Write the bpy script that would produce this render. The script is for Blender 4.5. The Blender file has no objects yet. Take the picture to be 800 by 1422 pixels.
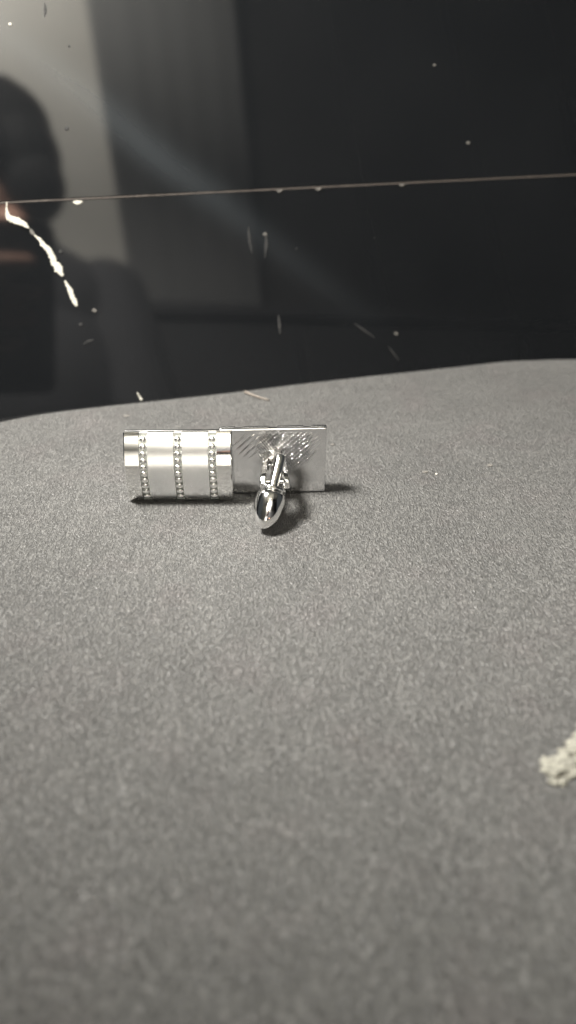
import bpy, bmesh, math, random
from mathutils import Vector, Matrix, noise
random.seed(7)
R_ = math.radians
sc = bpy.context.scene

# ------------------------------------------------------------------ camera
F_PX, CAM_H = 1116.0, 0.069
TH = math.atan(679 / F_PX)
cam_d = bpy.data.cameras.new('camera')
cam = bpy.data.objects.new('camera', cam_d)
sc.collection.objects.link(cam)
cam.location = (0, 0, CAM_H)
cam.rotation_euler = (math.pi / 2 - TH, 0, 0)
cam_d.sensor_fit = 'VERTICAL'
cam_d.sensor_height = 24.0
cam_d.sensor_width = 24.0
cam_d.lens = 24.0 * F_PX / 1422.0
cam_d.clip_start = 0.002
cam_d.clip_end = 50
cam_d.dof.use_dof = True
cam_d.dof.focus_distance = 0.131
cam_d.dof.aperture_fstop = 9.5
sc.camera = cam

# ------------------------------------------------------------------ world, lamps, exposure
world = bpy.data.worlds.new('World')
sc.world = world
world.use_nodes = True
bg = world.node_tree.nodes['Background']
bg.inputs[0].default_value = (0.90, 0.97, 1.0, 1)
bg.inputs[1].default_value = 0.06


def lamp(name, loc, target, size, power, col, spread=180):
    d = bpy.data.lights.new(name, 'AREA')
    d.shape = 'DISK'
    d.size = size
    d.energy = power
    d.color = col
    d.spread = math.radians(spread)
    o = bpy.data.objects.new(name, d)
    o.location = loc
    o.rotation_euler = (Vector(target) - Vector(loc)).to_track_quat('-Z', 'Y').to_euler()
    sc.collection.objects.link(o)
    return o



sd = bpy.data.lights.new('table_lamp', 'SPOT')
sd.energy = 41
sd.color = (1.0, 0.965, 0.905)
sd.spot_size = math.radians(36)
sd.spot_blend = 0.35
sd.shadow_soft_size = 0.055
so = bpy.data.objects.new('table_lamp', sd)
so.location = (-0.19, 0.112, 0.40)
so.rotation_euler = (Vector((0.030, 0.172, 0)) - so.location).to_track_quat('-Z', 'Y').to_euler()
sc.collection.objects.link(so)
lamp('person_fill', (-0.35, 0.10, 1.5), (0.17, -0.78, 0.50), 0.2, 52, (1.0, 0.955, 0.89), 66)  # unseen fill added to brighten the person, hand and curtain
lamp('wall_fill', (-0.25, -0.80, 2.2), (0.15, -1.6, 1.85), 0.5, 50, (1.0, 0.965, 0.89), 84)  # unseen wash light added to brighten the wall that panel and barrel reflect
sc.view_settings.view_transform = 'Standard'
sc.view_settings.look = 'None'
sc.view_settings.exposure = 0.0
sc.view_settings.gamma = 1.0
sc.view_settings.use_curve_mapping = False
sc.cycles.use_denoising = True
sc.cycles.max_bounces = 8
sc.cycles.sample_clamp_indirect = 8

# ------------------------------------------------------------------ place geometry
C0 = Vector((0, 0, CAM_H))
FW = Vector((0, math.cos(TH), -math.sin(TH)))
UP = Vector((0, math.sin(TH), math.cos(TH)))


def ray(x, y):
    return (Vector((1, 0, 0)) * (x - 400) + UP * (711 - y) + FW * F_PX).normalized()


def ground(x, y, z=0.0):
    d = ray(x, y)
    return C0 + d * ((z - CAM_H) / d.z)


YAW, TILT = R_(15.5), R_(20)
PU = Vector((math.cos(YAW), math.sin(YAW), 0))
PB = Vector((-math.sin(YAW), math.cos(YAW), 0))
PV = PB * math.sin(TILT) + Vector((0, 0, 1)) * math.cos(TILT)
PN = PU.cross(PV)
P0 = Vector((-0.00024, 0.1694, 0))
PANEL_M = Matrix((PU, PV, PN)).transposed().to_4x4()
PANEL_M.translation = P0


def on_panel(x, y):
    """place of a mark on the panel, in the panel's own (u, v)"""
    d = ray(x, y)
    p = C0 + d * (((P0 - C0).dot(PN)) / d.dot(PN))
    return Vector(((p - P0).dot(PU), (p - P0).dot(PV)))


# ------------------------------------------------------------------ helpers
def obj(name, bm, mat, parent=None, smooth=False):
    me = bpy.data.meshes.new(name)
    bmesh.ops.recalc_face_normals(bm, faces=bm.faces[:])
    bm.to_mesh(me)
    bm.free()
    if smooth:
        for p in me.polygons:
            p.use_smooth = True
    me.materials.append(mat)
    o = bpy.data.objects.new(name, me)
    sc.collection.objects.link(o)
    o.parent = parent
    return o


def empty(name, loc=(0, 0, 0), rot=(0, 0, 0)):
    o = bpy.data.objects.new(name, None)
    o.empty_display_size = 0.01
    o.location = loc
    o.rotation_euler = rot
    sc.collection.objects.link(o)
    return o


def tag(o, label=None, cat=None, group=None, kind=None):
    for k, v in (('label', label), ('category', cat), ('group', group), ('kind', kind)):
        if v:
            o[k] = v
    return o


def smooth_by_angle(o, ang=35):
    me = o.data
    bm = bmesh.new()
    bm.from_mesh(me)
    for f in bm.faces:
        f.smooth = True
    for e in bm.edges:
        e.smooth = not (len(e.link_faces) == 2 and e.calc_face_angle(0) > R_(ang))
    bm.to_mesh(me)
    bm.free()


def bevel(o, w, seg=2, ang=30):
    m = o.modifiers.new('bevel', 'BEVEL')
    m.width = w
    m.segments = seg
    m.limit_method = 'ANGLE'
    m.angle_limit = R_(ang)
    m.harden_normals = False


def box(bm, lo, hi):
    vs = [bm.verts.new((x, y, z)) for x in (lo[0], hi[0]) for y in (lo[1], hi[1]) for z in (lo[2], hi[2])]
    for a in ((0, 1, 3, 2), (4, 6, 7, 5), (0, 4, 5, 1), (2, 3, 7, 6), (0, 2, 6, 4), (1, 5, 7, 3)):
        bm.faces.new([vs[i] for i in a])


def prism(bm, pts, z0, z1):
    """closed outline in x, y given a thickness along z"""
    a = [bm.verts.new((p[0], p[1], z0)) for p in pts]
    b = [bm.verts.new((p[0], p[1], z1)) for p in pts]
    bm.faces.new(list(reversed(a)))
    bm.faces.new(b)
    n = len(pts)
    for i in range(n):
        bm.faces.new((a[i], a[(i + 1) % n], b[(i + 1) % n], b[i]))


def lathe(bm, prof, seg=32, sx=1.0, sz=1.0):
    """prof = [(radius, along y)]"""
    rings = []
    for r, y in prof:
        if r < 1e-7:
            rings.append([bm.verts.new((0, y, 0))])
        else:
            rings.append([bm.verts.new((r * sx * math.cos(2 * math.pi * k / seg), y, r * sz * math.sin(2 * math.pi * k / seg))) for k in range(seg)])
    for a, b in zip(rings, rings[1:]):
        for k in range(seg):
            j = (k + 1) % seg
            if len(a) == 1 and len(b) == 1:
                continue
            if len(a) == 1:
                bm.faces.new((a[0], b[k], b[j]))
            elif len(b) == 1:
                bm.faces.new((a[k], a[j], b[0]))
            else:
                bm.faces.new((a[k], a[j], b[j], b[k]))
    for rg in (rings[0], rings[-1]):
        if len(rg) > 1:
            bm.faces.new(rg)


# ------------------------------------------------------------------ materials
class NT:
    def __init__(s, name):
        s.m = bpy.data.materials.new(name)
        s.m.use_nodes = True
        s.t = s.m.node_tree
        s.b = s.t.nodes['Principled BSDF']

    def n(s, kind, ins=None, **kw):
        nd = s.t.nodes.new(kind)
        for k, v in kw.items():
            setattr(nd, k, v)
        for k, v in (ins or {}).items():
            s.put(nd.inputs[k], v)
        return nd

    def put(s, sock, v):
        if isinstance(v, bpy.types.NodeSocket):
            s.t.links.new(v, sock)
        else:
            sock.default_value = v

    def math(s, op, a, b=0.0, c=0.0, clamp=False):
        nd = s.t.nodes.new('ShaderNodeMath')
        nd.operation = op
        nd.use_clamp = clamp
        s.put(nd.inputs[0], a)
        s.put(nd.inputs[1], b)
        s.put(nd.inputs[2], c)
        return nd.outputs[0]

    def ramp(s, fac, stops):
        nd = s.t.nodes.new('ShaderNodeValToRGB')
        s.put(nd.inputs[0], fac)
        el = nd.color_ramp.elements
        while len(el) < len(stops):
            el.new(0.5)
        for e, (p, c) in zip(el, stops):
            e.position = p
            e.color = c if len(c) == 4 else (*c, 1)
        return nd.outputs[0]

    def coords(s):
        return s.n('ShaderNodeTexCoord').outputs['Object']

    def noise(s, vec, scale, detail=2.0, rough=0.5, dist=0.0):
        return s.n('ShaderNodeTexNoise', {'Vector': vec, 'Scale': scale, 'Detail': detail, 'Roughness': rough, 'Distortion': dist}).outputs[0]

    def bump(s, h, dist, strength=1.0, normal=None):
        nd = s.n('ShaderNodeBump', {'Height': h, 'Distance': dist, 'Strength': strength})
        if normal:
            s.put(nd.inputs['Normal'], normal)
        return nd.outputs[0]

    def set(s, **kw):
        for k, v in kw.items():
            s.put(s.b.inputs[k.replace('_', ' ')], v)


def plain(name, col, rough=0.5, metal=0.0, ior=1.5):
    t = NT(name)
    t.set(Base_Color=(*col, 1), Roughness=rough, Metallic=metal, IOR=ior)
    return t.m


def leather():
    t = NT('charcoal_leatherette')
    co = t.coords()
    warp = t.n('ShaderNodeVectorMath', {0: co, 1: (1.0, 0.42, 1.0)}, operation='MULTIPLY').outputs[0]
    g1 = t.noise(warp, 2700, 1.2, 0.5, 0.8)
    ridge = t.math('SUBTRACT', 1.0, t.math('ABSOLUTE', t.math('MULTIPLY_ADD', g1, 7.0, -3.5)), clamp=True)
    g2 = t.noise(warp, 4200, 1, 0.5, 0.3)
    big = t.noise(co, 60, 3, 0.6, 0.4)
    mid = t.noise(co, 300, 2, 0.5)
    h = t.math('ADD', t.math('MULTIPLY', ridge, 0.6), t.math('ADD', t.math('MULTIPLY', g1, 0.9), t.math('MULTIPLY', g2, 0.9)))
    fac = t.math('ADD', t.math('ADD', t.math('MULTIPLY', ridge, 0.34), t.math('MULTIPLY', g2, 0.36)), t.math('ADD', t.math('MULTIPLY', big, 0.22), t.math('MULTIPLY', mid, 0.08)))
    col = t.ramp(fac, [(0.10, (0.030, 0.0297, 0.0286)), (0.46, (0.060, 0.0593, 0.0568)), (0.84, (0.130, 0.128, 0.121))])
    # reddish wear blotches
    bl = t.ramp(t.noise(co, 90, 2, 0.5), [(0.52, (0, 0, 0)), (0.72, (1, 1, 1))])
    mx = t.n('ShaderNodeMix', data_type='RGBA', blend_type='MULTIPLY')
    t.put(mx.inputs[0], bl)
    t.put(mx.inputs[6], col)
    t.put(mx.inputs[7], (1.03, 0.99, 1.0, 1))
    t.set(Base_Color=mx.outputs[2], Roughness=t.math('MULTIPLY_ADD', g2, 0.3, 0.36), Normal=t.bump(h, 0.00021, 1.0), IOR=1.6)
    return t.m


def lacquer():
    """glossy black board with a faint bluish smear lying slantwise over it"""
    t = NT('black_gloss_lacquer')
    co = t.coords()
    sp = t.n('ShaderNodeSeparateXYZ', {0: co})
    u, v = sp.outputs[0], sp.outputs[1]
    a, b = on_panel(0, 45), on_panel(545, 470)
    d = (b - a)
    L = d.length
    d = d / L
    nx, ny = -d.y, d.x
    across = t.math('ADD', t.math('MULTIPLY', u, nx), t.math('MULTIPLY_ADD', v, ny, -(a.x * nx + a.y * ny)))
    along = t.math('ADD', t.math('MULTIPLY', u, d.x / L), t.math('MULTIPLY_ADD', v, d.y / L, -(a.x * d.x + a.y * d.y) / L))
    wob = t.math('MULTIPLY_ADD', t.noise(co, 25, 2), 0.004, -0.002)
    q = t.math('DIVIDE', t.math('ADD', across, wob), 0.0034)
    band = t.math('POWER', 2.718, t.math('MULTIPLY', -1.0, t.math('MULTIPLY', q, q)))
    ends = t.ramp(along, [(0.0, (0.55, 0.55, 0.55)), (0.35, (1, 1, 1)), (0.62, (0.42, 0.42, 0.42)), (1.0, (0, 0, 0))])
    streak = t.math('MULTIPLY', band, ends)
    speckle = t.noise(co, 4000, 2, 0.7)
    streak = t.math('MULTIPLY', streak, t.math('MULTIPLY_ADD', speckle, 0.5, 0.75))
    film = t.noise(co, 18, 3, 0.6)
    col = t.n('ShaderNodeMix', data_type='RGBA')
    t.put(col.inputs[0], streak)
    t.put(col.inputs[6], t.ramp(film, [(0.3, (0.0058, 0.0064, 0.0072)), (0.7, (0.0078, 0.0085, 0.0094))]))
    t.put(col.inputs[7], (0.021, 0.024, 0.0265, 1))  # paler, bluer base colour along one soft slanting band
    t.set(Base_Color=col.outputs[2], Roughness=t.math('MULTIPLY_ADD', film, 0.03, 0.02), IOR=1.6)
    return t.m


def chrome(name, rough=0.09, col=(0.90, 0.895, 0.88), bumpd=0.000004):
    t = NT(name)
    co = t.coords()
    n1 = t.noise(co, 600, 2, 0.5)
    n2 = t.noise(co, 3500, 2, 0.6)
    t.set(Base_Color=(*col, 1), Metallic=1.0, Roughness=t.math('MULTIPLY_ADD', n2, 0.10, rough - 0.04),
          Normal=t.bump(t.math('ADD', n1, t.math('MULTIPLY', n2, 0.12)), bumpd, 1.0))
    return t.m


def back_chrome():
    """flat chrome back with crossed scratches round the post"""
    t = NT('scratched_chrome')
    co = t.coords()
    sp = t.n('ShaderNodeSeparateXYZ', {0: co})
    x, z = sp.outputs[0], sp.outputs[2]

    def hatch(sx, sz, cx, cz, rad, per, thr):
        c = t.math('ADD', t.math('MULTIPLY', x, sx), t.math('MULTIPLY', z, sz))
        w = t.math('MULTIPLY', c, 2 * math.pi / per)
        wig = t.math('MULTIPLY', t.noise(co, 350, 1), 2.2)
        s = t.math('SINE', t.math('ADD', w, wig))
        dx = t.math('DIVIDE', t.math('SUBTRACT', x, cx), rad)
        dz = t.math('DIVIDE', t.math('SUBTRACT', z, cz), rad)
        r = t.math('SQRT', t.math('ADD', t.math('MULTIPLY', dx, dx), t.math('MULTIPLY', dz, dz)))
        m = t.math('SUBTRACT', 1.25, t.math('ADD', r, t.math('MULTIPLY', t.noise(co, 420, 2), 0.45)), clamp=True)
        brk = t.n('ShaderNodeCombineXYZ', {0: t.math('MULTIPLY', c, 2.0 / per), 1: t.math('MULTIPLY', t.math('SUBTRACT', t.math('MULTIPLY', x, sz), t.math('MULTIPLY', z, sx)), 260.0)}).outputs[0]
        b_ = t.math('MULTIPLY_ADD', t.noise(brk, 1.0, 2, 0.6), 3.0, -0.8, clamp=True)
        return t.math('MULTIPLY', t.math('MULTIPLY', t.math('MAXIMUM', t.math('SUBTRACT', s, thr), 0.0), m), b_), m
    # photo right is local -x
    h1, m1 = hatch(0.80, -0.60, -0.0016, 0.0085, 0.0046, 0.00037, -0.1)
    h2, m2 = hatch(0.70, 0.71, -0.0030, 0.0095, 0.0050, 0.00060, 0.35)
    h3, m3 = hatch(0.70, 0.71, 0.0042, 0.0092, 0.0026, 0.00085, 0.6)
    h = t.math('ADD', h1, t.math('ADD', h2, h3))
    m = t.math('MAXIMUM', m1, m2)
    h = t.math('MULTIPLY', h, t.math('MULTIPLY_ADD', z, -1400.0, 16.2, clamp=True))
    n1 = t.noise(co, 350, 3, 0.6)
    nb = t.bump(h, 0.0006, 1.0)
    nb = t.bump(n1, 0.000004, 1.0, nb)
    t.set(Base_Color=(0.76, 0.76, 0.765, 1), Metallic=1.0, Roughness=t.math('MULTIPLY_ADD', m, 0.12, 0.15), Normal=nb)
    return t.m


M_leather = leather()
M_panel = lacquer()
M_chrome = chrome('polished_chrome', 0.08)
M_face = chrome('barrel_satin', 0.24, (0.93, 0.935, 0.93), bumpd=0.000006)
M_bead = chrome('bead_chrome', 0.22, (0.92, 0.92, 0.90), 0.00001)
M_groove = chrome('groove_metal', 0.36, (0.62, 0.64, 0.61))
M_back = back_chrome()


def chip_mat(name, c0, c1):
    t = NT(name)
    co = t.coords()
    t.set(Base_Color=t.ramp(t.noise(co, 1800, 3, 0.6), [(0.3, c0), (0.7, c1)]), Roughness=0.7,
          Normal=t.bump(t.noise(co, 2600, 3, 0.6), 0.0002, 0.8))
    return t.m


M_white = chip_mat('chipped_white_filler', (0.36, 0.345, 0.29), (0.62, 0.60, 0.53))
M_brown = chip_mat('bare_seam_edge', (0.035, 0.028, 0.024), (0.075, 0.062, 0.052))
M_dust = chip_mat('pale_dust', (0.065, 0.062, 0.055), (0.13, 0.122, 0.11))
M_faint = chip_mat('faint_scuff', (0.007, 0.007, 0.007), (0.015, 0.0145, 0.014))

# ------------------------------------------------------------------ the surface they stand on
edge_px = [(0, 583), (60, 572), (150, 561), (300, 545), (450, 527), (640, 507), (700, 500.5), (740, 498.5), (800, 497)]
rim = [ground(*p) for p in edge_px]


def uv(u, b):
    return Vector((-0.0008, 0.1715, 0)) + PU * u + PB * b


outline = [uv(-0.112, -0.150), uv(-0.112, -0.060), uv(-0.109, -0.042), uv(-0.102, -0.028), uv(-0.090, -0.017), uv(-0.076, -0.0095)] + rim + \
    [uv(0.083, -0.0105), uv(0.096, -0.0185), uv(0.107, -0.030), uv(0.114, -0.045), uv(0.116, -0.062), uv(0.116, -0.190)]


def catmull(pts, k=6):
    out = []
    for i in range(len(pts) - 1):
        p0, p1, p2, p3 = pts[max(i - 1, 0)], pts[i], pts[i + 1], pts[min(i + 2, len(pts) - 1)]
        for j in range(k):
            s = j / k
            out.append(0.5 * ((2 * p1) + (p2 - p0) * s + (2 * p0 - 5 * p1 + 4 * p2 - p3) * s * s + (3 * p1 - p0 - 3 * p2 + p3) * s ** 3))
    out.append(pts[-1])
    return out


line = catmull(outline)
line = [Vector((p.x, p.y)) for p in line]
bm = bmesh.new()
cen = Vector((0.0, 0.08))
ring_specs = [(0.0012, -0.030), (0.0, -0.0290), (0.0, -0.0012), (0.0004, -0.0004), (0.0012, 0.0)]
rings = []
for inset, z in ring_specs:
    rings.append([bm.verts.new((*(p + (cen - p).normalized() * inset), z)) for p in line])
for a, b in zip(rings, rings[1:]):
    for k in range(len(a)):
        j = (k + 1) % len(a)
        bm.faces.new((a[k], a[j], b[j], b[k]))
bm.faces.new(rings[-1])
bm.faces.new(list(reversed(rings[0])))
pad = obj('table_surface', bm, M_leather)
tag(pad, 'dark grey grained leatherette surface with rounded far edge under the cufflinks', kind='structure')
smooth_by_angle(pad, 50)

# ------------------------------------------------------------------ glossy black panel
panel = empty('black_panel')
panel.matrix_world = PANEL_M
tag(panel, 'glossy black lacquered panel with chipped seam standing behind the grey surface', 'panel')
s0, s1 = on_panel(0, 281.5), on_panel(800, 242.5)
vs = (s0.y + s1.y) / 2
# the seam runs very slightly out of level
slope = (s1.y - s0.y) / (s1.x - s0.x)
c0 = s0.y - slope * s0.x
W2 = 0.42


def sv(u):
    return c0 + slope * u


def board(name, lo, hi):
    bm = bmesh.new()
    pts = [(-W2, lo(-W2)), (W2, lo(W2)), (W2, hi(W2)), (-W2, hi(-W2))]
    prism(bm, pts, -0.018, 0.0)
    o = obj(name, bm, M_panel, panel)
    bevel(o, 0.00012, 2)
    return o


board('lower_board', lambda u: -0.30, lambda u: sv(u) - 0.00018)
board('upper_board', lambda u: sv(u) + 0.00018, lambda u: 0.42)
bm = bmesh.new()
N = 420
top, bot = [], []
for i in range(N + 1):
    u = -0.2 + 0.4 * i / N
    w = 0.00015 + 0.00008 * noise.noise(Vector((u * 700, 3.1, 0))) + 0.00003 * noise.noise(Vector((u * 2500, 9.1, 0)))
    w = max(w, 0.00007)
    top.append((u, sv(u) + w * 0.9))
    bot.append((u, sv(u) - w))
for zz in (-0.0006, 0.00006):
    pass
a0 = [bm.verts.new((x, y, 0.00006)) for x, y in top]
b0 = [bm.verts.new((x, y, 0.00006)) for x, y in bot]
a1 = [bm.verts.new((x, y, -0.0008)) for x, y in top]
b1 = [bm.verts.new((x, y, -0.0008)) for x, y in bot]
for i in range(N):
    bm.faces.new((b0[i], b0[i + 1], a0[i + 1], a0[i]))
    bm.faces.new((a0[i], a0[i + 1], a1[i + 1], a1[i]))
    bm.faces.new((b1[i], b1[i + 1], b0[i + 1], b0[i]))
obj('seam', bm, M_brown, panel)


def blob_strip(name, pxs, mat, parent, z=0.00016, place=on_panel, jit=0.12, seedv=0.0, flat=False):
    """a lumpy flake drawn through points (x, y, width in px); lies on the panel (u, v)"""
    P = []
    for x, y, w in pxs:
        P.append(Vector((x, y, w)))
    P = catmull(P, 7) if len(P) > 2 else [P[0].lerp(P[-1], k / 7) for k in range(8)]
    L, Rr, cc = [], [], []
    for i, p in enumerate(P):
        t = (P[min(i + 1, len(P) - 1)] - P[max(i - 1, 0)])
        t = Vector((t.x, t.y)).normalized()
        nrm = Vector((-t.y, t.x))
        endf = math.sin(math.pi * min(max(0.12, (i + 0.6) / len(P)), 0.88)) ** 0.6
        wl = p.z * 0.5 * endf * (1 + jit * 3 * noise.noise(Vector((p.x * .35, p.y * .35, seedv))))
        wr = p.z * 0.5 * endf * (1 + jit * 3 * noise.noise(Vector((p.x * .35, p.y * .35, seedv + 7))))
        L.append(place(p.x + nrm.x * wl, p.y + nrm.y * wl))
        Rr.append(place(p.x - nrm.x * wr, p.y - nrm.y * wr))
        cc.append(place(p.x, p.y))
    bm = bmesh.new()
    lo = [bm.verts.new((q.x, q.y, 0.00001)) for q in L + Rr[::-1]]
    n = len(L)
    hi = [bm.verts.new((*(Vector((q.x, q.y)).lerp(Vector((c.x, c.y)), 0.22)), z)) for q, c in zip(L + Rr[::-1], cc + cc[::-1])]
    m = len(lo)
    for i in range(m):
        j = (i + 1) % m
        bm.faces.new((lo[i], lo[j], hi[j], hi[i]))
    for i in range(n - 1):
        bm.faces.new((hi[i], hi[i + 1], hi[m - 2 - i], hi[m - 1 - i]))
    bm.faces.new(list(reversed(lo)))
    return obj(name, bm, mat, parent)


white_marks = [
    [(9.5, 281, 3), (9.5, 290, 4), (10.5, 298, 7), (15, 304, 10), (24, 307, 10), (32, 311, 9), (38, 315, 7), (40, 317, 3)],
    [(48, 327, 4), (54, 332, 8), (61, 341, 9), (69, 350, 9), (73, 358, 9), (76, 366, 10), (81, 373, 13), (85, 380, 12), (88, 383, 5)],
    [(90, 390, 6), (94, 397, 6), (98, 405, 7), (101, 413, 7), (104, 420, 9), (107, 425, 6)],
]
for k, mk in enumerate(white_marks):
    s = blob_strip('white_scratch', mk, M_white, panel, 0.0002, jit=0.16, seedv=k * 3.3)
blob_strip('chip', [(42, 318, 4), (45, 323, 6), (48, 327, 4)], M_dust, panel)
for x, y, w, h in [(108, 281, 13, 6), (388, 265, 8, 4), (442, 262.5, 8, 4), (558, 257, 7, 3.5)]:
    blob_strip('chip', [(x - w / 2, y - .5, h * .7), (x, y + .5, h), (x + w / 2, y - 1, h * .6)], M_white if w > 10 else M_dust, panel, 0.00012, seedv=x)
for x, y, r, mat in [(14, 33, 4.2, M_white), (131, 431, 6, M_dust), (112, 450, 5, M_faint), (84, 349, 5, M_faint), (368, 325, 5, M_dust), (603, 90, 3.5, M_dust),
                     (650, 198, 4.5, M_dust), (550, 463, 5, M_dust), (412, 345, 3, M_faint), (96, 64, 3, M_faint), (93, 178, 6, M_faint), (520, 330, 2.0, M_faint)]:
    blob_strip('dust_speck', [(x - r / 2, y, r * .8), (x, y + .5, r), (x + r / 2, y, r * .8)], mat, panel, 0.00012, seedv=y)
for pts in [[(345, 315, 3), (347, 335, 3.5), (350, 352, 2)], [(369, 322, 3), (370, 340, 4), (368, 358, 2)], [(387, 438, 3), (388, 450, 4), (389, 464, 2)],
            [(492, 449, 2), (505, 458, 3), (520, 469, 2)], [(539, 481, 1.6), (547, 491, 2.4), (554, 501, 1.4)], 
            [(116, 478, 2), (122, 474, 3), (130, 472, 2)], [(62, 4, 2), (63, 14, 4), (62, 24, 2)]]:
    blob_strip('fine_scratch', pts, M_faint, panel, 0.00006, jit=0.2, seedv=pts[0][0])


# ------------------------------------------------------------------ crumbs on the surface
def crumb(name, poly_px, mat, hgt, label, cat, group=None, lump=0.35):
    c = sum((ground(*p) for p in poly_px), Vector()) / len(poly_px)
    pts = [ground(*p) - c for p in poly_px]
    # densify
    dens = []
    for i in range(len(pts)):
        a, b = pts[i], pts[(i + 1) % len(pts)]
        for k in range(4):
            dens.append(a.lerp(b, k / 4))
    sc_ = max(p.length for p in dens)
    dens = [p * (1 + 0.10 * noise.noise(p / sc_ * 4 + c * 900)) for p in dens]
    bm = bmesh.new()
    prev = [bm.verts.new((p.x, p.y, 0.0)) for p in dens]
    for fr, hh in ((0.93, 0.55), (0.75, 0.9), (0.5, 1.0), (0.25, 0.95)):
        cur = []
        for p in dens:
            q = p * fr
            h = hgt * hh * (1 + lump * noise.noise(q / sc_ * 5 + c * 500))
            cur.append(bm.verts.new((q.x, q.y, h)))
        for i in range(len(cur)):
            j = (i + 1) % len(cur)
            bm.faces.new((prev[i], prev[j], cur[j], cur[i]))
        prev = cur
    bm.faces.new(prev)
    o = obj(name, bm, mat, None, smooth=True)
    o.location = (c.x, c.y, 0.0001)
    tag(o, label, cat, group)
    return o


# FLAKE
specks = [((590, 656), 12, 3, 'flat pale crumb right of the scratched cufflink, nearer its neighbour', M_dust),
          ((680, 647), 10, 4, 'pale crumb farthest right on the surface beyond the two cufflinks', M_dust),
          ((606, 659), 4, 2, 'tiny bright crumb just right of the flat pale crumb', M_white),
          ((175, 578), 12, 2.5, 'thin pale crumb behind the top left of the beaded cufflink', M_dust),
          ((494, 1028), 6, 5, 'lone pale pinkish crumb on the bare foreground of the surface', M_dust),
          ((462, 618), 8, 2.5, 'small pale crumb beside the right edge of the scratched cufflink', M_dust)]
for (x, y), w, h, lab, m in specks:
    pts = [(x + w / 2 * math.cos(a) * random.uniform(.7, 1.1), y + h / 2 * math.sin(a) * random.uniform(.7, 1.1)) for a in [k * math.pi / 4 for k in range(8)]]
    crumb('crumb', pts, m, 0.00012, lab, 'crumb', 'pale crumbs scattered on the surface')


def fibre(name, p, q, r, mat, label, cat, bend=0.0005):
    bm = bmesh.new()
    n, sg = 8, 6
    d = (q - p)
    side = d.cross(Vector((0, 0.3, 1))).normalized()
    upv = side.cross(d).normalized()
    prev = None
    for i in range(n + 1):
        s = i / n
        c = p + d * s + side * math.sin(s * math.pi) * bend
        rr = r * (1 - 0.45 * s)
        rg = [bm.verts.new(c + side * rr * math.cos(k * math.tau / sg) + upv * rr * math.sin(k * math.tau / sg)) for k in range(sg)]
        if prev:
            for k in range(sg):
                bm.faces.new((prev[k], prev[(k + 1) % sg], rg[(k + 1) % sg], rg[k]))
        else:
            bm.faces.new(list(reversed(rg)))
        prev = rg
    bm.faces.new(prev)
    o = obj(name, bm, mat, None, smooth=True)
    return tag(o, label, cat)


pb = ground(197, 556)
fibre('bristle', pb + Vector((0, 0, 0)), pb + Vector((-0.0008, 0.0002, 0.0016)), 0.0003, M_white, 'short stiff white bristle standing at the far edge of the surface', 'bristle', 0.0001)
M_tan = chip_mat('tan_fibre', (0.10, 0.085, 0.07), (0.20, 0.17, 0.14))
fibre('stray_fibre', ground(340, 544, 0.0003), ground(374, 556, 0.0002), 0.00028, M_tan, 'light tan fibre lying flat behind the two cufflinks', 'fibre', 0.0004)

# ------------------------------------------------------------------ cufflink
MM = 0.001
CW, CH = 17.7, 12.3
SAG = 2.0
RAD = (CH * CH / 4 + SAG * SAG) / (2 * SAG)
ROWS = [-CW / 2 + CW * f for f in (0.182, 0.500, 0.818)]


def arc_y(z):
    """front surface of the barrel (towards local -y), z from 0 to CH"""
    return -(math.sqrt(max(RAD * RAD - (z - CH / 2) ** 2, 0)) - (RAD - SAG))


def arc_pt(x, z, off):
    cy = RAD - SAG
    v = Vector((0, arc_y(z) - cy, z - CH / 2)).normalized()
    p = Vector((x, arc_y(z), z)) - v * off
    p.y = min(p.y, 0.0)
    return p * MM


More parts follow.
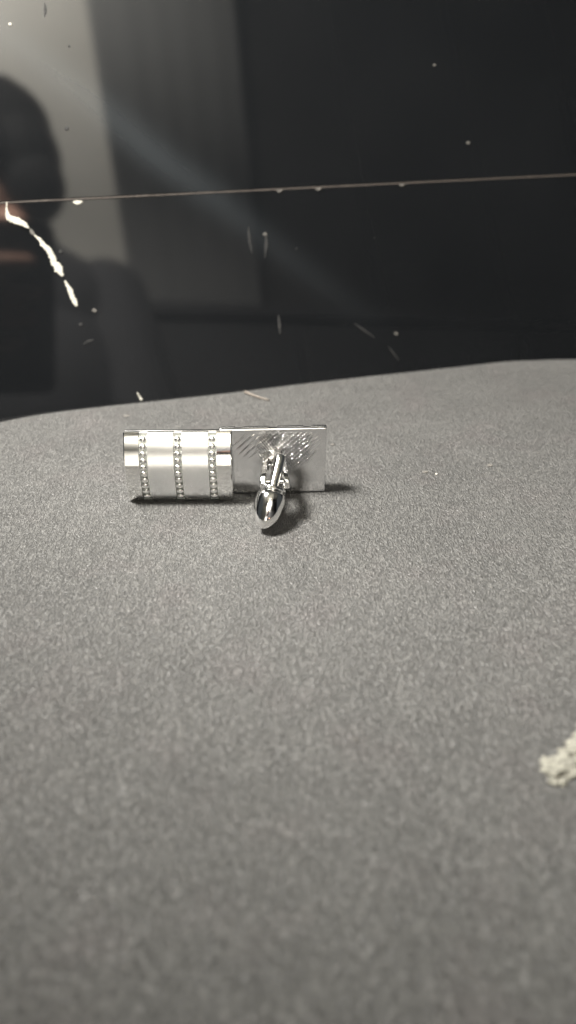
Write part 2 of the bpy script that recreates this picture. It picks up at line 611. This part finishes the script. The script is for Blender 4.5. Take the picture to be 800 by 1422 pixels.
def make_cufflink():
    root = empty('cufflink')
    # barrel: sections of one curved bar with recessed channels
    gw, gd, e = 0.64, 0.36, 0.06
    st = [(-CW / 2, 0.30), (-CW / 2 + 0.08, 0.12), (-CW / 2 + 0.25, 0.0)]
    for r in ROWS:
        st += [(r - gw - e, 0.0), (r - gw, 0.06), (r - gw, gd), (r + gw, gd), (r + gw, 0.06), (r + gw + e, 0.0)]
    st += [(CW / 2 - 0.25, 0.0), (CW / 2 - 0.08, 0.12), (CW / 2, 0.30)]
    bm = bmesh.new()
    NZ = 40
    cols = []
    for x, off in st:
        col = []
        for j in range(NZ + 1):
            z = CH * j / NZ
            zz = min(max(z, 0.10), CH - 0.10)
            col.append(bm.verts.new(arc_pt(x, zz, off)))
        cols.append(col)
    for ci, (a, b) in enumerate(zip(cols, cols[1:])):
        for j in range(NZ):
            f = bm.faces.new((a[j], b[j], b[j + 1], a[j + 1]))
            if abs(st[ci][1] - gd) < 1e-6 and abs(st[ci + 1][1] - gd) < 1e-6:
                f.material_index = 1
            elif ci < 3 or ci > len(st) - 5:
                f.material_index = 2
    yb = 0.5 * MM
    backs = [[bm.verts.new((c[j].co.x, yb, c[j].co.z)) for j in (0, NZ)] for c in cols]
    for k in range(len(cols) - 1):
        bm.faces.new((cols[k][0], backs[k][0], backs[k + 1][0], cols[k + 1][0]))
        bm.faces.new((cols[k][NZ], cols[k + 1][NZ], backs[k + 1][1], backs[k][1]))
        bm.faces.new((backs[k][0], backs[k][1], backs[k + 1][1], backs[k + 1][0]))
    for k in (0, -1):
        bm.faces.new(cols[k] + [backs[k][1], backs[k][0]])
    bmesh.ops.remove_doubles(bm, verts=bm.verts[:], dist=1e-7)
    o = obj('barrel', bm, M_face, root)
    o.data.materials.append(M_groove)
    o.data.materials.append(M_chrome)
    smooth_by_angle(o, 28)
    # beads
    bmesh_bead = bmesh.new()
    bmesh.ops.create_icosphere(bmesh_bead, subdivisions=2, radius=1.0)
    for v in bmesh_bead.verts:
        v.co.x *= 0.66 * MM
        v.co.y *= 0.34 * MM
        v.co.z *= 0.56 * MM
    first = obj('bead', bmesh_bead, M_bead, root, smooth=True)
    nb = 10
    for r in ROWS:
        for k in range(nb):
            if first is not None:
                b, first_ = first, first
                first = None
            else:
                b = first_.copy()
                sc.collection.objects.link(b)
                b.parent = root
            z = CH * (0.03 + 0.93 * (k + 0.5) / nb)
            p = arc_pt(r, z, 0.22)
            b.location = p
            ang = math.asin((z - CH / 2) / RAD)
            b.rotation_euler = (-ang, 0, 0)
            s = random.uniform(0.95, 1.04)
            b.scale = (s, s, s)
    # flat back plate
    bm = bmesh.new()
    box(bm, (-CW / 2 * MM + 0.00004, 0.00052, 0.00004), (CW / 2 * MM - 0.00004, 0.00122, CH * MM - 0.00004))
    bp = obj('back_plate', bm, M_back, root)
    bevel(bp, 0.00026, 4)
    # flared collar of the post
    PZ = 6.5 * MM
    bm = bmesh.new()
    lathe(bm, [(r * MM, y * MM) for r, y in [(2.05, 1.20), (2.0, 1.35), (1.92, 1.6), (1.86, 2.0), (1.82, 2.6), (1.78, 3.2), (1.3, 3.4), (0, 3.4)]])
    o = obj('post_collar', bm, M_chrome, root)
    o.location = (0, 0, PZ)
    smooth_by_angle(o, 40)
    # two fork arms
    for s in (-1, 1):
        bm = bmesh.new()
        out = []
        top = [(2.6, 1.45), (4.0, 1.5), (6.0, 1.35), (8.2, 1.45)]
        endc, er = 8.6, 1.45
        out += [(y, z) for y, z in top]
        for k in range(1, 8):
            a = math.pi / 2 - math.pi * k / 8
            out.append((endc + er * math.cos(a), er * math.sin(a)))
        out += [(y, -z) for y, z in reversed(top)]
        vs_a, vs_b = [], []
        for y, z in out:
            spread = 0.95 + 0.35 * (y - 2.6) / 6
            vs_a.append(bm.verts.new((s * spread * MM, y * MM, z * MM)))
            vs_b.append(bm.verts.new((s * (spread + 0.98) * MM, y * MM, z * 0.84 * MM)))
        bm.faces.new(vs_a)
        bm.faces.new(list(reversed(vs_b)))
        for k in range(len(out)):
            j = (k + 1) % len(out)
            bm.faces.new((vs_a[k], vs_b[k], vs_b[j], vs_a[j]))
        o = obj('fork_arm', bm, M_chrome, root)
        o.location = (0, 0, PZ)
        bevel(o, 0.00022, 3)
    # pivot pin
    bm = bmesh.new()
    lathe(bm, [(0, -2.34 * MM), (0.35 * MM, -2.34 * MM), (0.5 * MM, -2.26 * MM), (0.5 * MM, 2.26 * MM), (0.35 * MM, 2.34 * MM), (0, 2.34 * MM)], 20)
    o = obj('pivot_pin', bm, M_chrome, root)
    o.location = (0, 8.6 * MM, PZ)
    o.rotation_euler = (0, 0, math.pi / 2)
    smooth_by_angle(o)
    # swivelling bullet
    bm = bmesh.new()
    prof = [(0, -4.6), (0.45, -4.5), (0.80, -4.1), (0.92, -3.2), (0.92, 0.6), (1.0, 0.95), (2.0, 1.05), (2.12, 1.2), (2.12, 1.45), (2.0, 1.58), (1.78, 1.64), (1.78, 1.80),
            (1.98, 1.88), (2.2, 2.1), (2.36, 2.7), (2.40, 3.3), (2.34, 4.0), (2.22, 4.8), (2.02, 5.6), (1.74, 6.2), (1.38, 6.75), (0.95, 7.15), (0.48, 7.38), (0, 7.45)]
    lathe(bm, [(r * MM, y * MM) for r, y in prof], 40, 1.0, 0.94)
    o = obj('bullet_toggle', bm, M_chrome, root)
    o.location = (0, 8.6 * MM, PZ)
    smooth_by_angle(o, 38)
    return root


def copy_tree(o, parent=None):
    c = o.copy()
    sc.collection.objects.link(c)
    c.parent = parent
    for ch in list(o.children):
        copy_tree(ch, c)
    return c


GRP = 'pair of silver cufflinks'
left = make_cufflink()
right = copy_tree(left)
tag(left, 'silver barrel cufflink standing with its curved face and three bead rows forward', 'cufflink', GRP)
tag(right, 'silver cufflink turned round, its flat scratched back and bullet toggle facing the viewer', 'cufflink', GRP)


def part(root, kind):
    return [c for c in root.children if c.name.split('.')[0] == kind][0]


LB = 0.5 * (ground(180, 700) + ground(318, 700))
left.rotation_euler = (R_(-7), 0, R_(0.8))
left.location = (LB.x + 0.0003, LB.y + 0.0009, 0.00014)
part(left, 'bullet_toggle').rotation_euler = (R_(-28), 0, 0)
RB = ground(455, 687)
right.rotation_euler = (R_(-1.0), 0, R_(180 + 2.2))
right.location = (RB.x - CW * MM / 2 - 0.0004, RB.y + 0.0017, 0.0001)
part(right, 'bullet_toggle').rotation_euler = (R_(-41), 0, R_(-19))
part(right, 'bullet_toggle').scale = (1.0, 1.07, 1.0)

# ------------------------------------------------------------------ what the black panel mirrors, at its real place behind the camera
M_wall = NT('cream_wall_paint')
M_wall.set(Base_Color=M_wall.ramp(M_wall.noise(M_wall.coords(), 3, 3), [(0.3, (0.66, 0.64, 0.59)), (0.7, (0.74, 0.72, 0.67))]), Roughness=0.8)
bm = bmesh.new()
box(bm, (-2.6, -1.72, -0.9), (3.6, -1.62, 3.2))
tag(obj('wall', bm, M_wall.m), kind='structure')

bm = bmesh.new()
box(bm, (-2.6, -1.62, 2.55), (3.6, 1.2, 2.65))
tag(obj('ceiling', bm, M_wall.m), kind='structure')

M_cur = NT('grey_curtain_cloth')
M_cur.set(Base_Color=M_cur.ramp(M_cur.noise(M_cur.coords(), 300, 2), [(0.3, (0.32, 0.32, 0.317)), (0.7, (0.37, 0.37, 0.36))]), Roughness=0.9)
cr = empty('grey_curtain', (0.565, -1.46, 0.62))
tag(cr, 'plain grey curtain mirrored in the left half of the black panel', 'curtain')
bm = bmesh.new()
n = 160
f_, b_ = [], []
for k in range(n + 1):
    x = 0.34 * k / n
    xt = 0.50 * k / n
    y = 0.0006 * math.sin(x * 95) + 0.0012 * math.sin(x * 23 + 1)
    f_.append((bm.verts.new((x, y + 0.002, 0)), bm.verts.new((xt, y + 0.002, 1.75))))
    b_.append((bm.verts.new((x, y - 0.002, 0)), bm.verts.new((xt, y - 0.002, 1.75))))
for k in range(n):
    bm.faces.new((f_[k][0], f_[k + 1][0], f_[k + 1][1], f_[k][1]))
    bm.faces.new((b_[k][0], b_[k][1], b_[k + 1][1], b_[k + 1][0]))
    bm.faces.new((f_[k][1], f_[k + 1][1], b_[k + 1][1], b_[k][1]))
    bm.faces.new((f_[k][0], b_[k][0], b_[k + 1][0], f_[k + 1][0]))
bm.faces.new((f_[0][0], f_[0][1], b_[0][1], b_[0][0]))
bm.faces.new((f_[n][0], b_[n][0], b_[n][1], f_[n][1]))
obj('cloth', bm, M_cur.m, cr, smooth=True)
bm = bmesh.new()
lathe(bm, [(0.012, -0.05), (0.012, 0.56)], 16)
o = obj('curtain_rod', bm, plain('rod_metal', (0.2, 0.2, 0.2), 0.4, 1.0), cr, smooth=True)
o.rotation_euler = (0, 0, -math.pi / 2)
o.location = (0, 0, 1.762)

M_dark = NT('dark_stained_wood')
M_dark.set(Base_Color=M_dark.ramp(M_dark.noise(M_dark.coords(), 6, 3), [(0.3, (0.040, 0.038, 0.038)), (0.7, (0.065, 0.058, 0.054))]), Roughness=0.7)
wd = empty('dark_wardrobe', (0.84, -1.61, -0.9))
tag(wd, 'tall dark wardrobe mirrored in the right half of the black panel', 'wardrobe')
bm = bmesh.new()
box(bm, (0, 0, 0), (2.6, 0.10, 3.9))
obj('carcass', bm, M_dark.m, wd)
for k in range(5):
    bm = bmesh.new()
    box(bm, (0.01 + k * 0.5, 0.101, 0.06), (0.49 + k * 0.5, 0.122, 3.85))
    dr = obj('door', bm, M_dark.m, wd)
    bevel(dr, 0.003)
M_sofa = NT('black_sofa_cloth')
M_sofa.set(Base_Color=M_sofa.ramp(M_sofa.noise(M_sofa.coords(), 200, 2), [(0.3, (0.012, 0.012, 0.013)), (0.7, (0.02, 0.02, 0.021))]), Roughness=0.95)
sf = empty('dark_sideboard', (0.13, -1.44, -0.750))
tag(sf, 'dark sideboard mirrored as the black band along the bottom of the panel', 'sideboard')
bm = bmesh.new()
box(bm, (0.0, 0.0, 0.06), (2.6, 0.34, 1.325))
bevel(obj('carcass', bm, M_sofa.m, sf), 0.004)
bm = bmesh.new()
box(bm, (-0.01, -0.005, 1.327), (2.61, 0.355, 1.355))
bevel(obj('top', bm, M_sofa.m, sf), 0.004)
for k in range(4):
    bm = bmesh.new()
    box(bm, (0.012 + k * 0.646, 0.341, 0.09), (0.646 + k * 0.646, 0.36, 1.30))
    bevel(obj('door', bm, M_sofa.m, sf), 0.003)


# ------------------------------------------------------------------ person seen mirrored at the left edge
def capsule(bm, p, q, r1, r2, seg=16, sq=1.0):
    p, q = Vector(p), Vector(q)
    d = (q - p)
    L = d.length
    m = d.to_track_quat('Y', 'Z').to_matrix().to_4x4()
    m.translation = p
    b2 = bmesh.new()
    prof = []
    for k in range(0, 6):
        a = math.pi / 2 * k / 5
        prof.append((r1 * math.sin(a), -r1 * math.cos(a)))
    for k in range(5, -1, -1):
        a = math.pi / 2 * k / 5
        prof.append((r2 * math.sin(a), L + r2 * math.cos(a)))
    lathe(b2, prof, seg, 1.0, sq)
    b2.transform(m)
    me = bpy.data.meshes.new('tmp')
    b2.to_mesh(me)
    b2.free()
    bm.from_mesh(me)
    bpy.data.meshes.remove(me)


def ell(bm, c, r, rot=(0, 0, 0)):
    from mathutils import Euler
    m = Matrix.Translation(Vector(c)) @ Euler(rot).to_matrix().to_4x4() @ Matrix.Diagonal((*r, 1))
    bmesh.ops.create_uvsphere(bm, u_segments=24, v_segments=16, radius=1.0, matrix=m)


def fuse(name, bm, mat, voxel, parent=None, it=6):
    """one continuous skin over the overlapping volumes"""
    me = bpy.data.meshes.new('raw')
    bm.to_mesh(me)
    bm.free()
    o = bpy.data.objects.new('raw', me)
    sc.collection.objects.link(o)
    r = o.modifiers.new('r', 'REMESH')
    r.mode = 'VOXEL'
    r.voxel_size = voxel
    s = o.modifiers.new('s', 'SMOOTH')
    s.iterations = it
    s.factor = 0.5
    dg = bpy.context.evaluated_depsgraph_get()
    m2 = bpy.data.meshes.new_from_object(o.evaluated_get(dg))
    bpy.data.objects.remove(o)
    bpy.data.meshes.remove(me)
    m2.name = name
    m2.materials.clear()
    m2.materials.append(mat)
    for p in m2.polygons:
        p.use_smooth = True
    k = bpy.data.objects.new(name, m2)
    sc.collection.objects.link(k)
    k.parent = parent
    return k


M_flake = chip_mat('cream_plaster', (0.10, 0.098, 0.080), (0.30, 0.292, 0.245))
fc = ground(785, 1066)
bm = bmesh.new()
for x, y, r in [(763, 1070, 10), (772, 1077, 11), (780, 1062, 12), (790, 1074, 9), (788, 1050, 10), (798, 1058, 12), (797, 1038, 8), (806, 1028, 9), (812, 1046, 12), (812, 1012, 8), (824, 1030, 12),
                (758, 1060, 6), (768, 1088, 5), (781, 1088, 5)]:
    p = ground(x, y) - fc
    rr = r * 0.000098
    mt = Matrix.Translation(p + Vector((0, 0, rr * 0.2))) @ Matrix.Rotation(random.uniform(0, 3), 4, 'Z') @ Matrix.Rotation(random.uniform(-.5, .5), 4, 'X') @ \
        Matrix.Diagonal((rr * random.uniform(1.5, 2.3), rr * random.uniform(1.4, 2.0), rr * random.uniform(0.5, 1.3), 1))
    bmesh.ops.create_cube(bm, size=1.0, matrix=mt)
fk = fuse('plaster_flake', bm, M_flake, 0.00010, None, 3)
for v in fk.data.vertices:
    v.co += v.normal * 0.00016 * noise.noise(v.co * 2600) + v.normal * 0.00005 * noise.noise(v.co * 6500)
fk.location = fc + Vector((0, 0, 0.00008))
tag(fk, 'big cream flake of plaster at the right edge of the grey surface', 'flake')

M_skin = NT('skin')
M_skin.set(Base_Color=M_skin.ramp(M_skin.noise(M_skin.coords(), 60, 3), [(0.3, (0.36, 0.20, 0.145)), (0.7, (0.46, 0.27, 0.20))]), Roughness=0.5)
M_skin.b.inputs['Subsurface Weight'].default_value = 0.0
M_hair = NT('black_hair')
M_hair.b.inputs['Specular IOR Level'].default_value = 0.2
M_hair.set(Base_Color=(0.003, 0.003, 0.003, 1), Roughness=0.75,
           Normal=M_hair.bump(M_hair.noise(M_hair.n('ShaderNodeVectorMath', {0: M_hair.coords(), 1: (1, 1, .15)}, operation='MULTIPLY').outputs[0], 500, 2), 0.003, 0.7))
M_shirt = NT('dark_shirt')
M_shirt.set(Base_Color=M_shirt.ramp(M_shirt.noise(M_shirt.coords(), 25, 3), [(0.3, (0.006, 0.006, 0.007)), (0.7, (0.010, 0.010, 0.012))]), Roughness=0.9)

person = empty('person', (0.10, -0.62, -0.45))
tag(person, 'person in a dark shirt mirrored at the left of the black panel, raising a phone', 'person')
PO = Vector((0.10, -0.62, -0.45))


def Q(x, y, z):
    return Vector((x, y, z + 0.32)) - PO


H = Vector((0.072, -0.60, 0.560))          # head centre
bm = bmesh.new()
hc = H - PO
ell(bm, hc + Vector((0, -0.008, 0.022)), (0.074, 0.092, 0.088))
ell(bm, hc + Vector((0, 0.022, -0.035)), (0.056, 0.066, 0.078))
ell(bm, hc + Vector((0, 0.050, -0.088)), (0.030, 0.026, 0.024))          # chin
capsule(bm, hc + Vector((0, 0.086, 0.006)), hc + Vector((0, 0.103, -0.030)), 0.008, 0.013)   # nose
ell(bm, hc + Vector((0, 0.086, -0.056)), (0.024, 0.010, 0.006))          # lips
ell(bm, hc + Vector((0, 0.083, -0.066)), (0.021, 0.010, 0.006))
for s in (-1, 1):
    ell(bm, hc + Vector((s * 0.074, -0.004, -0.012)), (0.009, 0.018, 0.030), (0.15, 0, 0))
    ell(bm, hc + Vector((s * 0.032, 0.076, 0.016)), (0.022, 0.012, 0.007))   # brow
    ell(bm, hc + Vector((s * 0.040, 0.060, -0.026)), (0.022, 0.024, 0.020))  # cheek
HB = bm
bmesh.ops.scale(HB, vec=(0.92, 0.92, 0.92), space=Matrix.Translation(-hc), verts=HB.verts[:])
bmesh.ops.rotate(HB, cent=hc, matrix=Matrix.Rotation(R_(104), 3, 'Z') @ Matrix.Rotation(R_(-12), 3, 'X'), verts=HB.verts[:])
capsule(bm, Q(0.104, -0.63, 0.10), hc + Vector((0, -0.02, -0.04)), 0.058, 0.052)
ell(bm, Q(0.095, -0.645, 0.02), (0.145, 0.085, 0.105))
ell(bm, Q(0.100, -0.64, -0.12), (0.145, 0.100, 0.17))
ell(bm, Q(0.100, -0.63, -0.33), (0.140, 0.105, 0.15))
SL, SR = Q(-0.065, -0.64, 0.045), Q(0.232, -0.64, 0.045)
EL, WL = Q(-0.135, -0.46, -0.16), Q(-0.072, -0.245, -0.210)
ER, WR = Q(0.245, -0.55, -0.25), Q(0.20, -0.37, -0.36)
capsule(bm, SL, EL, 0.052, 0.040)
capsule(bm, EL, WL, 0.040, 0.026, sq=0.85)
capsule(bm, SR, ER, 0.052, 0.040)
capsule(bm, ER, WR, 0.040, 0.026, sq=0.85)
# raised hand: palm at the phone's far side, four fingers across its back, thumb over the screen
PH = Vector((-0.006, -0.170, 0.138))          # phone centre


def pdir(a, b, c):      # phone frame: a to the right, b up along the phone, c towards the panel
    return (PH - PO) + Vector((a, 0, 0)) + (UP * 1.0) * b + FW * c


palm0 = pdir(-0.045, -0.010, -0.012)
capsule(bm, WL, palm0, 0.026, 0.024, sq=0.7)
capsule(bm, pdir(-0.047, -0.035, -0.010), pdir(-0.046, 0.030, -0.006), 0.018, 0.016)
fl = [(0.036, 0.012, 0.0085), (0.014, 0.019, 0.0090), (-0.008, 0.014, 0.0087), (-0.030, 0.004, 0.0075)]
for b, tipx, r in fl:
    k1 = pdir(-0.046, b, 0.004)
    k2 = pdir(-0.036, b + 0.001, 0.017)
    k3 = pdir(-0.008 + tipx * 0.3, b + 0.003, 0.0165)
    k4 = pdir(tipx, b + 0.004, 0.0145)
    capsule(bm, k1, k2, r * 1.15, r * 1.05, 12)
    capsule(bm, k2, k3, r * 1.05, r, 12)
    capsule(bm, k3, k4, r, r * 0.82, 12)
t1, t2, t3 = pdir(-0.048, -0.03, -0.012), pdir(-0.040, 0.004, -0.024), pdir(-0.018, 0.024, -0.019)
capsule(bm, t1, t2, 0.014, 0.011, 12)
capsule(bm, t2, t3, 0.011, 0.009, 12)
# resting hand
capsule(bm, WR, WR + Vector((-0.03, 0.05, -0.03)), 0.026, 0.030, sq=0.6)
for k in range(4):
    a = WR + Vector((-0.052 + k * 0.019, 0.070 + (0.006 if k in (1, 2) else 0), -0.040))
    m_ = a + Vector((-0.008, 0.030, -0.008))
    capsule(bm, a + Vector((0.004, -0.02, 0.008)), m_, 0.0095, 0.0088, 12)
    capsule(bm, m_, m_ + Vector((0.0, 0.014, -0.020)), 0.0086, 0.0074, 12)
capsule(bm, WR + Vector((-0.04, 0.02, -0.01)), WR + Vector((-0.075, 0.055, -0.035)), 0.012, 0.009, 12)
fuse('body', bm, M_skin.m, 0.0032, person, 5)
# hair cap
bm = bmesh.new()
ell(bm, hc + Vector((0, -0.018, 0.036)), (0.084, 0.099, 0.089))
ell(bm, hc + Vector((0, -0.045, -0.010)), (0.079, 0.070, 0.080))
ell(bm, hc + Vector((0.006, 0.042, 0.082)), (0.060, 0.042, 0.030))
ell(bm, hc + Vector((0, -0.050, -0.060)), (0.066, 0.056, 0.060))
for s in (-1, 1):
    ell(bm, hc + Vector((s * 0.066, -0.006, -0.004)), (0.022, 0.040, 0.046))
for k in range(26):
    a = random.uniform(0, math.tau)
    e_ = random.uniform(0.25, 1.4)
    ell(bm, hc + Vector((0.066 * math.cos(a) * math.cos(e_), -0.02 + 0.080 * math.sin(a) * math.cos(e_), 0.036 + 0.080 * math.sin(e_))), (0.022, 0.022, 0.016), (random.random(), random.random(), 0))
bmesh.ops.scale(bm, vec=(0.92, 0.92, 0.92), space=Matrix.Translation(-hc), verts=bm.verts[:])
bmesh.ops.rotate(bm, cent=hc, matrix=Matrix.Rotation(R_(104), 3, 'Z') @ Matrix.Rotation(R_(-12), 3, 'X'), verts=bm.verts[:])
fuse('hair', bm, M_hair.m, 0.004, person, 5)
# eyes
for s in (-1, 1):
    bm = bmesh.new()
    ell(bm, hc + Vector((s * 0.032, 0.071, 0.002)), (0.0125, 0.012, 0.0105))
    bmesh.ops.scale(bm, vec=(0.92, 0.92, 0.92), space=Matrix.Translation(-hc), verts=bm.verts[:])
    bmesh.ops.rotate(bm, cent=hc, matrix=Matrix.Rotation(R_(104), 3, 'Z') @ Matrix.Rotation(R_(-12), 3, 'X'), verts=bm.verts[:])
    obj('eye', bm, plain('eye_white', (0.5, 0.48, 0.46), 0.2), person, smooth=True)
# shirt
bm = bmesh.new()
capsule(bm, Q(0.106, -0.64, 0.085), Q(0.106, -0.64, 0.11), 0.075, 0.066)
ell(bm, Q(0.095, -0.645, 0.02), (0.158, 0.098, 0.118))
ell(bm, Q(0.100, -0.64, -0.12), (0.160, 0.115, 0.18))
ell(bm, Q(0.100, -0.63, -0.33), (0.155, 0.122, 0.16))
capsule(bm, SL, EL, 0.066, 0.056)
capsule(bm, EL, EL.lerp(WL, 0.82), 0.056, 0.038)
capsule(bm, SR, ER, 0.066, 0.056)
capsule(bm, ER, ER.lerp(WR, 0.85), 0.056, 0.038)
fuse('shirt', bm, M_shirt.m, 0.005, person, 6)

# phone
M_phone = plain('phone_black_glass', (0.016, 0.016, 0.018), 0.25)
M_edge = plain('phone_edge', (0.05, 0.05, 0.055), 0.35, 1.0)
ph = empty('phone')
mm = Matrix((Vector((1, 0, 0)), UP, -FW)).transposed().to_4x4()
mm.translation = PH
ph.matrix_world = mm
tag(ph, 'black phone held up in the hand mirrored at the left of the panel', 'phone')


def rrect(w, h, r, n=6):
    pts = []
    for cx, cy, a0_ in ((w / 2 - r, h / 2 - r, 0), (-w / 2 + r, h / 2 - r, 90), (-w / 2 + r, -h / 2 + r, 180), (w / 2 - r, -h / 2 + r, 270)):
        for k in range(n + 1):
            a = R_(a0_ + 90 * k / n)
            pts.append((cx + r * math.cos(a), cy + r * math.sin(a)))
    return pts


bm = bmesh.new()
prism(bm, rrect(0.0715, 0.1467, 0.010), -0.0038, 0.0038)
bevel(obj('phone_frame', bm, M_edge, ph), 0.001, 3)
bm = bmesh.new()
prism(bm, rrect(0.068, 0.143, 0.009), -0.0042, -0.00385)
obj('back_glass', bm, M_phone, ph)
bm = bmesh.new()
prism(bm, rrect(0.068, 0.143, 0.009), 0.00385, 0.0041)
obj('screen', bm, M_phone, ph)
bm = bmesh.new()
prism(bm, [(x + 0.018, y + 0.055) for x, y in rrect(0.028, 0.029, 0.007)], -0.0056, -0.00425)
cb = obj('camera_bump', bm, M_phone, ph)
for dx, dy in ((0.011, 0.061), (0.025, 0.049)):
    bm = bmesh.new()
    lathe(bm, [(0, 0), (0.0055, 0), (0.006, 0.0003), (0.006, 0.0012), (0.0045, 0.0012), (0.0042, 0.0006), (0, 0.0004)], 24)
    o = obj('lens', bm, M_edge, cb)
    o.rotation_euler = (-math.pi / 2, 0, 0)
    o.location = (dx, dy, -0.0057)

shift = Vector((0.055, -0.18, 0.110))
person.location += shift
ph.location = ph.matrix_world.translation + shift
